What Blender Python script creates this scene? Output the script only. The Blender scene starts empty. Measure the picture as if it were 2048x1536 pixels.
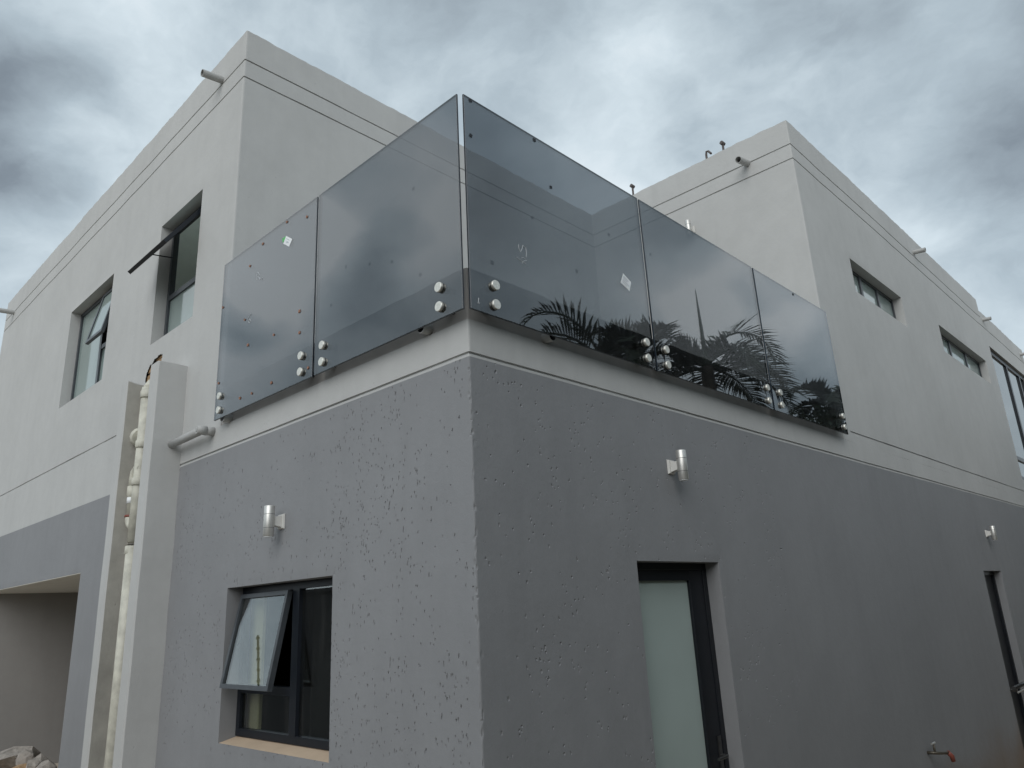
import bpy, math, random
import numpy as np
from mathutils import Vector, Matrix

C = bpy.context.scene.collection
sc = bpy.context.scene
random.seed(7)
rng = np.random.default_rng(11)

# ------------------------------------------------------------------ camera, sky, sun, exposure
cam_d = bpy.data.cameras.new('camera')
cam = bpy.data.objects.new('camera', cam_d); C.objects.link(cam)
RX = Vector((0.7149649, 0.69746516, -0.04865743))
UP = Vector((0.23633083, -0.17558946, 0.95567572))
FW = Vector((-0.65800679, 0.69477384, 0.29037282))
mt = Matrix.Identity(4)
for i in range(3):
    mt[i][0] = RX[i]; mt[i][1] = UP[i]; mt[i][2] = -FW[i]
CAM = Vector((2.5713, -2.4126, 1.8))
mt.translation = CAM
cam.matrix_world = mt
cam_d.sensor_width = 36.0
cam_d.lens = 36.0 * 1487.62 / 2048.0
cam_d.clip_start = 0.05; cam_d.clip_end = 2000
sc.camera = cam
sc.view_settings.view_transform = 'Standard'
sc.view_settings.look = 'None'
sc.view_settings.exposure = 0.46
sc.view_settings.gamma = 1.0
sc.view_settings.use_curve_mapping = False
sc.render.engine = 'CYCLES'
sc.cycles.use_denoising = True
sc.cycles.max_bounces = 12
sc.cycles.transparent_max_bounces = 16
sc.cycles.glossy_bounces = 5
sc.cycles.sample_clamp_indirect = 6

SUN_EL, SUN_AZ = 34.0, -60.0      # soft sun behind the cloud: direction it comes from (azimuth in the x/y plane)
el, az = math.radians(SUN_EL), math.radians(SUN_AZ)
sun_dir = Vector((math.cos(el) * math.cos(az), math.cos(el) * math.sin(az), math.sin(el)))
sd = bpy.data.lights.new('sun', 'SUN'); sd.energy = 1.1; sd.angle = math.radians(50); sd.color = (1.0, 0.98, 0.955)
so = bpy.data.objects.new('sun', sd); C.objects.link(so)
so.rotation_euler = sun_dir.to_track_quat('Z', 'Y').to_euler()
so.location = (0, 0, 30)

w = bpy.data.worlds.new('World'); sc.world = w; w.use_nodes = True
nt = w.node_tree; nt.nodes.clear()
def N(nt, t, **kw):
    n = nt.nodes.new(t)
    for k, v in kw.items(): setattr(n, k, v)
    return n
def wire(nt, a, b): nt.links.new(a, b)
def mth(nt, op, a, b=None, c=None, clamp=False):
    n = N(nt, 'ShaderNodeMath', operation=op); n.use_clamp = clamp
    for i, v in enumerate((a, b, c)):
        if v is None: continue
        if isinstance(v, (int, float)): n.inputs[i].default_value = v
        else: wire(nt, v, n.inputs[i])
    return n.outputs[0]
def vmt(nt, op, a, b=None, s=None):
    n = N(nt, 'ShaderNodeVectorMath', operation=op)
    for i, v in enumerate((a, b)):
        if v is None: continue
        if isinstance(v, (tuple, list)): n.inputs[i].default_value = v
        else: wire(nt, v, n.inputs[i])
    if s is not None: n.inputs['Scale'].default_value = s
    return n.outputs['Value'] if op == 'DOT_PRODUCT' else n.outputs[0]
def noise(nt, vec, scale, detail=4, rough=0.55, dist=0.0):
    n = N(nt, 'ShaderNodeTexNoise'); n.inputs['Scale'].default_value = scale
    n.inputs['Detail'].default_value = detail; n.inputs['Roughness'].default_value = rough
    n.inputs['Distortion'].default_value = dist
    if vec is not None: wire(nt, vec, n.inputs['Vector'])
    return n
def ramp(nt, fac, stops, interp='LINEAR'):
    n = N(nt, 'ShaderNodeValToRGB'); cr = n.color_ramp; cr.interpolation = interp
    while len(cr.elements) > 1: cr.elements.remove(cr.elements[-1])
    cr.elements[0].position = stops[0][0]; cr.elements[0].color = (*stops[0][1], 1)
    for p, c in stops[1:]:
        e = cr.elements.new(p); e.color = (*c, 1)
    wire(nt, fac, n.inputs[0]); return n.outputs[0]

tc = N(nt, 'ShaderNodeTexCoord')
dirv = vmt(nt, 'NORMALIZE', tc.outputs['Generated'])
sep = N(nt, 'ShaderNodeSeparateXYZ'); wire(nt, dirv, sep.inputs[0])
zc = mth(nt, 'ADD', mth(nt, 'MAXIMUM', sep.outputs[2], 0.0), 0.22)
cmb = N(nt, 'ShaderNodeCombineXYZ')
wire(nt, mth(nt, 'DIVIDE', sep.outputs[0], zc), cmb.inputs[0])
wire(nt, mth(nt, 'DIVIDE', sep.outputs[1], zc), cmb.inputs[1])
cmb.inputs[2].default_value = 3.7
skw = N(nt, 'ShaderNodeMapping'); skw.inputs['Scale'].default_value = (1, 1, 1.5); wire(nt, dirv, skw.inputs[0])
nw = noise(nt, skw.outputs[0], 3.2, 6, 0.55)
w0 = vmt(nt, 'SUBTRACT', nw.outputs['Color'], (0.5, 0.5, 0.5))
dw = vmt(nt, 'NORMALIZE', vmt(nt, 'ADD', dirv, vmt(nt, 'SCALE', w0, s=0.14)))
cw = vmt(nt, 'ADD', skw.outputs[0], vmt(nt, 'SCALE', w0, s=0.22))
n1 = noise(nt, cw, 2.3, 9, 0.56)
n2 = noise(nt, cw, 6.5, 9, 0.60)
cloud = mth(nt, 'ADD', mth(nt, 'MULTIPLY', mth(nt, 'SUBTRACT', n1.outputs[0], 0.5), 0.90),
            mth(nt, 'MULTIPLY', mth(nt, 'SUBTRACT', n2.outputs[0], 0.5), 0.40))
cloud = mth(nt, 'ADD', cloud, 0.57)
hz = mth(nt, 'POWER', mth(nt, 'SUBTRACT', 1.0, mth(nt, 'MAXIMUM', sep.outputs[2], 0.0)), 4.0)
cloud = mth(nt, 'ADD', cloud, mth(nt, 'MULTIPLY', hz, 0.22))
# big cloud masses that stand in this sky: direction, angular radius, brightness
LOBES = [((-0.758, 0.201, 0.621), 11, 0.047), ((-0.784, 0.248, 0.569), 11, 0.041), ((-0.842, 0.149, 0.519), 11, -0.148), ((-0.870, 0.148, 0.470), 11, -0.038), ((-0.877, 0.199, 0.438), 11, 0.031), ((-0.720, 0.272, 0.639), 11, 0.058), ((-0.582, 0.451, 0.677), 11, 0.093), ((-0.497, 0.537, 0.682), 11, -0.052), ((-0.525, 0.561, 0.640), 11, -0.054), ((-0.409, 0.618, 0.672), 11, 0.065), ((-0.463, 0.675, 0.575), 11, 0.055), ((-0.414, 0.729, 0.545), 11, 0.076), ((-0.295, 0.751, 0.591), 11, -0.096), ((-0.191, 0.786, 0.588), 11, 0.057), ((-0.099, 0.815, 0.571), 11, 0.044), ((-0.109, 0.848, 0.518), 11, -0.226), ((-0.094, 0.897, 0.432), 11, -0.116), ((-0.156, 0.872, 0.464), 11, -0.049), ((-0.201, 0.836, 0.511), 11, 0.157), ((-0.196, 0.879, 0.434), 11, 0.043), ((-0.257, 0.791, 0.555), 11, -0.022), ((-0.779, 0.140, 0.611), 6.5, 0.034), ((-0.787, 0.106, 0.607), 6.5, -0.030), ((-0.758, 0.201, 0.621), 6.5, 0.038), ((-0.784, 0.248, 0.569), 6.5, 0.067), ((-0.842, 0.149, 0.519), 6.5, -0.228), ((-0.870, 0.148, 0.470), 6.5, 0.044), ((-0.847, 0.183, 0.499), 6.5, 0.117), ((-0.873, 0.174, 0.456), 6.5, 0.123), ((-0.898, 0.166, 0.408), 6.5, -0.135), ((-0.720, 0.272, 0.639), 6.5, -0.038), ((-0.497, 0.537, 0.682), 6.5, -0.025), ((-0.525, 0.561, 0.640), 6.5, -0.033), ((-0.382, 0.694, 0.611), 6.5, 0.049), ((-0.284, 0.718, 0.636), 6.5, -0.036), ((-0.191, 0.786, 0.588), 6.5, -0.037), ((-0.109, 0.848, 0.518), 6.5, 0.043), ((-0.094, 0.897, 0.432), 6.5, -0.067), ((-0.156, 0.872, 0.464), 6.5, -0.099), ((-0.196, 0.879, 0.434), 6.5, 0.120), ((-0.257, 0.791, 0.555), 6.5, 0.038), ((-0.842, 0.149, 0.519), 5, 0.137), ((-0.870, 0.148, 0.470), 5, -0.236), ((-0.847, 0.183, 0.499), 5, 0.055), ((-0.877, 0.199, 0.438), 5, 0.102), ((-0.898, 0.166, 0.408), 5, 0.091), ((-0.570, 0.503, 0.650), 5, 0.029), ((-0.484, 0.625, 0.613), 5, -0.024), ((-0.295, 0.751, 0.591), 5, 0.026), ((-0.284, 0.718, 0.636), 5, -0.028), ((-0.109, 0.848, 0.518), 5, -0.024), ((-0.094, 0.897, 0.432), 5, -0.045), ((-0.156, 0.872, 0.464), 5, 0.034), ((-0.140, 0.924, 0.356), 5, 0.057), ((-0.124, 0.942, 0.313), 5, -0.034)]
# cloud masses of the rest of the sky, met in the balcony glass
EXTRA = [((0.429, 0.824, 0.371), 9, 0.24), ((0.450, 0.776, 0.442), 5, -0.20), ((0.455, 0.798, 0.394), 4, 0.18), ((0.441, 0.827, 0.348), 4, 0.20), ((0.397, 0.825, 0.402), 4, 0.12), ((0.395, 0.848, 0.353), 3, -0.15), ((0.329, 0.876, 0.352), 8, 0.28), ((0.341, 0.894, 0.290), 5, -0.28), ((0.352, 0.876, 0.329), 3, 0.16), ((0.312, 0.900, 0.306), 3, 0.14), ((0.354, 0.855, 0.378), 3, -0.12), ((-0.796, -0.410, 0.446), 7, 0.46), ((-0.779, -0.413, 0.471), 6, 0.20), ((-0.836, -0.408, 0.366), 4, -0.34), ((-0.828, -0.381, 0.411), 5, 0.24), ((-0.857, -0.401, 0.324), 6, 0.26), ((-0.798, -0.455, 0.394), 5, 0.20), ((-0.679, -0.525, 0.513), 8, 0.26), ((-0.766, -0.501, 0.403), 5, -0.18), ((-0.715, -0.519, 0.468), 3, -0.15), ((-0.628, -0.550, 0.551), 6, 0.18), ((-0.675, -0.570, 0.469), 4, 0.15), ((0.533, 0.725, 0.436), 8, 0.12), ((0.581, 0.610, 0.539), 6, -0.10), ((0.531, 0.635, 0.562), 4, 0.15)]
for d, r, a in LOBES + EXTRA:
    d = Vector(d).normalized()
    dp = vmt(nt, 'DOT_PRODUCT', dw, tuple(d))
    mr = N(nt, 'ShaderNodeMapRange', interpolation_type='SMOOTHSTEP')
    wire(nt, dp, mr.inputs[0]); mr.inputs[1].default_value = math.cos(math.radians(r)); mr.inputs[2].default_value = 1.0
    mr.inputs[3].default_value = 0.0; mr.inputs[4].default_value = a
    cloud = mth(nt, 'ADD', cloud, mr.outputs[0])
ccol = ramp(nt, cloud, [(0.0, (0.085, 0.10, 0.120)), (0.25, (0.180, 0.215, 0.248)), (0.50, (0.335, 0.40, 0.445)), (0.70, (0.495, 0.57, 0.615)), (0.90, (0.675, 0.73, 0.765)), (1.0, (0.81, 0.85, 0.87))])
sky = N(nt, 'ShaderNodeTexSky', sky_type='NISHITA'); sky.sun_disc = False
sky.sun_elevation = el; sky.sun_rotation = math.radians(90) - az
bs = vmt(nt, 'SCALE', sky.outputs[0], s=0.08)
mx = N(nt, 'ShaderNodeMix', data_type='RGBA'); mx.inputs[0].default_value = 0.93
wire(nt, bs, mx.inputs[6]); wire(nt, ccol, mx.inputs[7])
bg = N(nt, 'ShaderNodeBackground'); wire(nt, mx.outputs[2], bg.inputs[0]); bg.inputs[1].default_value = 1.0
wo = N(nt, 'ShaderNodeOutputWorld'); wire(nt, bg.outputs[0], wo.inputs[0])
w.cycles.sampling_method = 'MANUAL'; w.cycles.sample_map_resolution = 1024

# ------------------------------------------------------------------ materials
def mat(name):
    m = bpy.data.materials.new(name); m.use_nodes = True
    t = m.node_tree; t.nodes.clear()
    o = N(t, 'ShaderNodeOutputMaterial'); p = N(t, 'ShaderNodeBsdfPrincipled'); wire(t, p.outputs[0], o.inputs[0])
    return m, t, p, o
def simple(name, col, rough=0.5, metal=0.0, var=0.1, scale=8.0, bump=0.0, bscale=80, spec=0.5, ior=1.45):
    m, t, p, o = mat(name)
    g = N(t, 'ShaderNodeTexCoord')
    nn = noise(t, g.outputs['Object'], scale, 5)
    lo = tuple(c * (1 - var) for c in col); hi = tuple(min(1, c * (1 + var)) for c in col)
    wire(t, ramp(t, nn.outputs[0], [(0.3, lo), (0.7, hi)]), p.inputs['Base Color'])
    p.inputs['Roughness'].default_value = rough; p.inputs['Metallic'].default_value = metal
    p.inputs['Specular IOR Level'].default_value = spec; p.inputs['IOR'].default_value = ior
    if bump:
        b = N(t, 'ShaderNodeBump'); b.inputs['Strength'].default_value = bump; b.inputs['Distance'].default_value = 0.01
        wire(t, noise(t, g.outputs['Object'], bscale, 4).outputs[0], b.inputs['Height']); wire(t, b.outputs[0], p.inputs['Normal'])
    return m
def plaster(name, col, var=0.05, stain=None, pit=0.5, pitscale=34, pz=0.5, fine=0.25):
    m, t, p, o = mat(name)
    g = N(t, 'ShaderNodeTexCoord').outputs['Object']
    a = noise(t, g, 0.9, 6, 0.6).outputs[0]; b = noise(t, g, 7.0, 5, 0.6).outputs[0]
    f = mth(t, 'ADD', mth(t, 'MULTIPLY', a, 0.65), mth(t, 'MULTIPLY', b, 0.35))
    base = ramp(t, f, [(0.34, tuple(c * (1 - var) for c in col)), (0.66, tuple(c * (1 + var) for c in col))])
    # rain streaks and grime running down the plaster
    mp = N(t, 'ShaderNodeMapping'); mp.inputs['Scale'].default_value = (3.2, 3.2, 0.30); wire(t, g, mp.inputs[0])
    s = noise(t, mp.outputs[0], 1.6, 5, 0.6).outputs[0]
    sm = ramp(t, s, [(0.50, (0, 0, 0)), (0.75, (1, 1, 1))])
    mixs = N(t, 'ShaderNodeMix', data_type='RGBA'); wire(t, mth(t, 'MULTIPLY', sm, 0.18), mixs.inputs[0])
    wire(t, base, mixs.inputs[6]); mixs.inputs[7].default_value = (*[c * 0.72 for c in col], 1)
    col_out = mixs.outputs[2]
    if stain:     # earth splashed up from the ground
        sp = N(t, 'ShaderNodeSeparateXYZ'); wire(t, g, sp.inputs[0])
        h = mth(t, 'ADD', sp.outputs[2], mth(t, 'MULTIPLY', mth(t, 'SUBTRACT', a, 0.5), 0.9))
        mr = N(t, 'ShaderNodeMapRange', interpolation_type='SMOOTHSTEP'); wire(t, h, mr.inputs[0])
        mr.inputs[1].default_value = 0.35; mr.inputs[2].default_value = -0.45; mr.inputs[3].default_value = 0; mr.inputs[4].default_value = 0.8
        m2 = N(t, 'ShaderNodeMix', data_type='RGBA'); wire(t, mr.outputs[0], m2.inputs[0]); wire(t, col_out, m2.inputs[6])
        m2.inputs[7].default_value = (*stain, 1); col_out = m2.outputs[2]
    wire(t, col_out, p.inputs['Base Color'])
    p.inputs['Roughness'].default_value = 0.78; p.inputs['Specular IOR Level'].default_value = 0.25
    # relief: trowel waves, grain, small air holes
    mz = N(t, 'ShaderNodeMapping'); mz.inputs['Scale'].default_value = (1, 1, pz); wire(t, g, mz.inputs[0])
    v = N(t, 'ShaderNodeTexVoronoi'); v.inputs['Scale'].default_value = pitscale; wire(t, mz.outputs[0], v.inputs['Vector'])
    hole = ramp(t, v.outputs['Distance'], [(0.05, (0, 0, 0)), (0.16, (1, 1, 1))])
    gate = ramp(t, noise(t, g, 3.2, 3).outputs[0], [(0.56, (0, 0, 0)), (0.66, (1, 1, 1))])
    gate2 = ramp(t, v.outputs['Color'], [(0.62, (0, 0, 0)), (0.66, (1, 1, 1))])
    pits = mth(t, 'MULTIPLY', mth(t, 'MULTIPLY', mth(t, 'SUBTRACT', 1.0, hole), gate), gate2)
    grain = noise(t, g, 130, 4, 0.6).outputs[0]
    grain2 = noise(t, g, 22, 5, 0.6).outputs[0]
    hgt = mth(t, 'ADD', mth(t, 'MULTIPLY', grain, 0.30), mth(t, 'MULTIPLY', grain2, 0.8))
    hgt = mth(t, 'SUBTRACT', hgt, mth(t, 'MULTIPLY', pits, pit * 6))
    bp = N(t, 'ShaderNodeBump'); bp.inputs['Strength'].default_value = fine; bp.inputs['Distance'].default_value = 0.006
    wire(t, hgt, bp.inputs['Height']); wire(t, bp.outputs[0], p.inputs['Normal'])
    return m
M = {}
M['light'] = plaster('pale grey painted plaster', (0.482, 0.482, 0.472), 0.06, pit=0.8, fine=0.36)
M['dark'] = plaster('charcoal painted plaster', (0.250, 0.254, 0.263), 0.06, stain=(0.20, 0.135, 0.085), pit=0.6, pitscale=55, pz=0.4, fine=0.42)
M['carport'] = plaster('taupe grey plaster', (0.34, 0.325, 0.31), 0.05, pit=0.2)
M['upstand'] = plaster('unpainted cement upstand', (0.42, 0.40, 0.38), 0.16, pit=0.4)
M['cement'] = plaster('raw cement render', (0.38, 0.365, 0.33), 0.24, pit=0.8, fine=0.6)
M['sill'] = plaster('bare sand plaster sill', (0.52, 0.40, 0.29), 0.14, pit=0.4)
M['soffit'] = plaster('pale soffit', (0.78, 0.76, 0.70), 0.05, pit=0.1)
M['upvc'] = simple('white pvc pipe', (0.54, 0.525, 0.45), 0.5, var=0.2, scale=14, bump=0.08)
M['pipe_grey'] = simple('grey painted pvc', (0.40, 0.40, 0.39), 0.5, var=0.06, bump=0.1)
M['bore_shade'] = simple('shaded pipe bore', (0.03, 0.03, 0.03), 0.8)  # shade inside the small spouts, put into the colour
M['frame'] = simple('charcoal aluminium', (0.009, 0.012, 0.018), 0.38, var=0.12, scale=20)
M['frame_mid'] = simple('grey aluminium', (0.055, 0.062, 0.07), 0.38, var=0.12, scale=20)
M['black'] = simple('black door frame', (0.007, 0.009, 0.013), 0.42, var=0.15)
M['steel'] = simple('satin stainless steel', (0.62, 0.61, 0.58), 0.42, metal=0.72, var=0.06, scale=40)
M['cap'] = simple('brushed steel cap', (0.70, 0.68, 0.62), 0.42, metal=0.75, var=0.12, scale=90, bump=0.05, bscale=300)
M['barrel'] = simple('standoff barrel', (0.10, 0.10, 0.10), 0.35, metal=0.8)
M['lens'] = simple('lamp lens', (0.8, 0.82, 0.82), 0.25)
M['white_plate'] = simple('white bracket', (0.62, 0.61, 0.58), 0.5)
M['cork'] = simple('cork pad', (0.30, 0.15, 0.10), 0.85, var=0.3, scale=200)
M['pad'] = simple('black rubber pad', (0.02, 0.022, 0.026), 0.7)
M['paper'] = simple('white paper sticker', (0.80, 0.82, 0.83), 0.6, var=0.03)
M['green'] = simple('green sticker print', (0.10, 0.42, 0.13), 0.5)
M['ink'] = simple('grey sticker print', (0.32, 0.36, 0.40), 0.6)
M['chalk'] = simple('white marker', (0.55, 0.57, 0.59), 0.8)
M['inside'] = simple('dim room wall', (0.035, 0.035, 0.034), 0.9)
M['cream'] = simple('cream wall', (0.66, 0.62, 0.40), 0.8, var=0.04)
M['ceil'] = simple('white ceiling', (0.80, 0.83, 0.76), 0.8, var=0.04)
M['rust'] = simple('old conduit', (0.10, 0.085, 0.08), 0.6, var=0.3, scale=60)
M['brick'] = simple('broken clay brick', (0.36, 0.235, 0.13), 0.9, var=0.35, scale=22, bump=0.6, bscale=60)
M['brick_grey'] = simple('cement crusted brick', (0.30, 0.27, 0.24), 0.95, var=0.35, scale=14, bump=0.7, bscale=50)
M['brass'] = simple('dull brass', (0.14, 0.125, 0.10), 0.45, metal=0.7)
M['red'] = simple('red plastic', (0.24, 0.065, 0.045), 0.4)
M['leaf'] = simple('palm leaf', (0.030, 0.044, 0.024), 0.6, var=0.35, scale=3)
M['leaf2'] = simple('hedge leaf', (0.035, 0.055, 0.028), 0.55, var=0.4, scale=5)
M['bark'] = simple('palm bark', (0.12, 0.10, 0.08), 0.9, var=0.3, scale=12, bump=0.5, bscale=30)
M['soil'] = simple('bare building soil', (0.42, 0.36, 0.29), 0.95, var=0.3, scale=0.8, bump=0.5, bscale=9)
M['bwall'] = plaster('boundary wall plaster', (0.075, 0.075, 0.078), 0.1, pit=0.2)

def dielectric(name, base, rough=0.04, ior=1.55, wav=0.0, var=0.06):
    m, t, p, o = mat(name)
    g = N(t, 'ShaderNodeTexCoord').outputs['Object']
    wire(t, ramp(t, noise(t, g, 1.4, 3).outputs[0], [(0.3, tuple(c * (1 - var) for c in base)), (0.7, tuple(c * (1 + var) for c in base))]), p.inputs['Base Color'])
    p.inputs['Roughness'].default_value = rough; p.inputs['IOR'].default_value = ior
    if wav:
        b = N(t, 'ShaderNodeBump'); b.inputs['Strength'].default_value = wav; b.inputs['Distance'].default_value = 0.01
        wire(t, noise(t, g, 3.0, 2).outputs[0], b.inputs['Height']); wire(t, b.outputs[0], p.inputs['Normal'])
    return m
M['frost'] = dielectric('frosted green glass', (0.27, 0.33, 0.315), 0.06, 1.75, 0.02)
M['frost_door'] = dielectric('frosted door glass', (0.38, 0.45, 0.43), 0.30, 1.5)
M['mirror_glass'] = dielectric('reflective glazing', (0.04, 0.048, 0.05), 0.02, 2.1, 0.02)
M['edge'] = dielectric('polished glass edge', (0.016, 0.024, 0.034), 0.12, 1.5)

def sheet_glass(name, tint, ior, wav=0.0):
    """thin slab glass: both faces reflect by Fresnel, the rest passes, tinted more the longer its path in the glass"""
    m = bpy.data.materials.new(name); m.use_nodes = True
    t = m.node_tree; t.nodes.clear()
    o = N(t, 'ShaderNodeOutputMaterial')
    geo = N(t, 'ShaderNodeNewGeometry')
    back = geo.outputs['Backfacing']
    io = mth(t, 'ADD', ior, mth(t, 'MULTIPLY', back, 1.0 / ior - ior))
    fr = N(t, 'ShaderNodeFresnel'); wire(t, io, fr.inputs['IOR'])
    cosi = mth(t, 'ABSOLUTE', vmt(t, 'DOT_PRODUCT', geo.outputs['Incoming'], geo.outputs['Normal']))
    sin2 = mth(t, 'DIVIDE', mth(t, 'SUBTRACT', 1.0, mth(t, 'MULTIPLY', cosi, cosi)), ior * ior)
    cost = mth(t, 'SQRT', mth(t, 'SUBTRACT', 1.0, sin2))
    path = mth(t, 'DIVIDE', 0.5, cost)
    cc = N(t, 'ShaderNodeCombineColor')
    for i in range(3): wire(t, mth(t, 'POWER', tint[i], path), cc.inputs[i])
    tr = N(t, 'ShaderNodeBsdfTransparent'); wire(t, cc.outputs[0], tr.inputs[0])
    gl = N(t, 'ShaderNodeBsdfGlossy'); gl.inputs['Roughness'].default_value = 0.004; gl.inputs['Color'].default_value = (0.95, 0.98, 1, 1)
    if wav:
        b = N(t, 'ShaderNodeBump'); b.inputs['Strength'].default_value = wav; b.inputs['Distance'].default_value = 0.01
        wire(t, noise(t, N(t, 'ShaderNodeTexCoord').outputs['Object'], 1.3, 2).outputs[0], b.inputs['Height']); wire(t, b.outputs[0], gl.inputs['Normal'])
    mxs = N(t, 'ShaderNodeMixShader'); wire(t, fr.outputs[0], mxs.inputs[0]); wire(t, tr.outputs[0], mxs.inputs[1]); wire(t, gl.outputs[0], mxs.inputs[2])
    # fine dust and dried drips on the panes
    g = N(t, 'ShaderNodeTexCoord').outputs['Object']; mp = N(t, 'ShaderNodeMapping'); mp.inputs['Scale'].default_value = (9, 9, 0.9); wire(t, g, mp.inputs[0])
    drip = ramp(t, noise(t, mp.outputs[0], 2.0, 5, 0.6).outputs[0], [(0.52, (0, 0, 0)), (0.72, (1, 1, 1))])
    dust = mth(t, 'ADD', mth(t, 'MULTIPLY', drip, 0.018), mth(t, 'MULTIPLY', noise(t, g, 3.0, 6, 0.65).outputs[0], 0.010))
    df = N(t, 'ShaderNodeBsdfDiffuse'); df.inputs[0].default_value = (0.5, 0.49, 0.47, 1)
    mxd = N(t, 'ShaderNodeMixShader'); wire(t, dust, mxd.inputs[0]); wire(t, mxs.outputs[0], mxd.inputs[1]); wire(t, df.outputs[0], mxd.inputs[2])
    wire(t, mxd.outputs[0], o.inputs[0]); return m
M['tint'] = sheet_glass('grey tinted balustrade glass', (0.182, 0.197, 0.210), 1.92, 0.006)
M['clear'] = sheet_glass('window glass', (0.62, 0.65, 0.62), 2.1, 0.01)

# ------------------------------------------------------------------ mesh helpers
def link(name, me, parent=None):
    o = bpy.data.objects.new(name, me); C.objects.link(o)
    if parent is not None:
        o.parent = parent
        o.matrix_parent_inverse = Matrix.Identity(4)
        off = Vector((0, 0, 0)); q = parent
        while q is not None: off += q.location; q = q.parent
        o.location = -off          # meshes are written in world coordinates
    return o
def empty(name, loc, label=None, cat=None, group=None, parent=None):
    o = bpy.data.objects.new(name, None); C.objects.link(o); o.empty_display_size = 0.1
    o.location = loc
    return tag(o, label, cat, group)
def tag(o, label=None, cat=None, group=None, kind=None):
    if label: o['label'] = label
    if cat: o['category'] = cat
    if group: o['group'] = group
    if kind: o['kind'] = kind
    return o
class MB:
    def __init__(s): s.v = []; s.f = []; s.mi = []; s.cur = 0
    def poly(s, pts):
        b = len(s.v); s.v += [tuple(p) for p in pts]; s.f.append(tuple(range(b, b + len(pts)))); s.mi.append(s.cur); return s
    def hexa(s, p):
        b = len(s.v); s.v += [tuple(q) for q in p]
        for f in ((0, 3, 2, 1), (4, 5, 6, 7), (0, 1, 5, 4), (1, 2, 6, 5), (2, 3, 7, 6), (3, 0, 4, 7)):
            s.f.append(tuple(b + i for i in f)); s.mi.append(s.cur)
        return s
    def box(s, x0, x1, y0, y1, z0, z1):
        return s.hexa([(x0, y0, z0), (x1, y0, z0), (x1, y1, z0), (x0, y1, z0), (x0, y0, z1), (x1, y0, z1), (x1, y1, z1), (x0, y1, z1)])
    def tube(s, pts, r, n=12, cap=True):
        pts = [Vector(p) for p in pts]; m = len(pts)
        rs = r if isinstance(r, (list, tuple)) else [r] * m
        b = len(s.v); prev = None
        for i, p in enumerate(pts):
            d = (pts[min(i + 1, m - 1)] - pts[max(i - 1, 0)]).normalized()
            if prev is None:
                a = Vector((0, 0, 1)) if abs(d.z) < 0.9 else Vector((1, 0, 0))
                u = d.cross(a).normalized()
            else:
                u = (prev - d * prev.dot(d)).normalized()
            prev = u; v = d.cross(u)
            for k in range(n):
                t = 2 * math.pi * k / n
                s.v.append(tuple(p + (u * math.cos(t) + v * math.sin(t)) * rs[i]))
        for i in range(m - 1):
            for k in range(n):
                s.f.append((b + i * n + k, b + i * n + (k + 1) % n, b + (i + 1) * n + (k + 1) % n, b + (i + 1) * n + k)); s.mi.append(s.cur)
        if cap:
            s.f.append(tuple(b + k for k in range(n))[::-1]); s.mi.append(s.cur)
            s.f.append(tuple(b + (m - 1) * n + k for k in range(n))); s.mi.append(s.cur)
        return s
    def build(s, name, mats, parent=None, smooth=False, bevel=0.0):
        me = bpy.data.meshes.new(name); me.from_pydata(s.v, [], s.f)
        ms = mats if isinstance(mats, (list, tuple)) else [mats]
        for m in ms: me.materials.append(m)
        if len(ms) > 1:
            for p, i in zip(me.polygons, s.mi): p.material_index = i
        if smooth:
            for p in me.polygons: p.use_smooth = len(p.vertices) == 4
        me.update()
        o = link(name, me, parent)
        if bevel:
            bv = o.modifiers.new('bevel', 'BEVEL'); bv.width = bevel; bv.segments = 2; bv.limit_method = 'ANGLE'; bv.angle_limit = math.radians(40)
        return o

# frames of the two outer walls: u runs along the wall, w goes into the building, z up
def P(side, u, w, z):
    return (u, w, z) if side == 'L' else (-w, u, z)
def fbox(mb, side, u0, u1, w0, w1, z0, z1):
    a = P(side, u0, w0, z0); b = P(side, u1, w1, z1)
    mb.box(min(a[0], b[0]), max(a[0], b[0]), min(a[1], b[1]), max(a[1], b[1]), z0, z1)

# ------------------------------------------------------------------ plaster walls with real grooves, holes and pits
def vnoise(x, y, seed):
    xi = np.floor(x).astype(np.int64); yi = np.floor(y).astype(np.int64); fx = x - xi; fy = y - yi
    fx = fx * fx * (3 - 2 * fx); fy = fy * fy * (3 - 2 * fy)
    def h(a, b):
        q = (a * 374761393 + b * 668265263 + seed * 974634721) & 0x7fffffff
        q = ((q ^ (q >> 13)) * 1274126177) & 0x7fffffff
        return ((q ^ (q >> 16)) & 0xffff) / 65535.0
    return (h(xi, yi) * (1 - fx) + h(xi + 1, yi) * fx) * (1 - fy) + (h(xi, yi + 1) * (1 - fx) + h(xi + 1, yi + 1) * fx) * fy - 0.5

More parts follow.
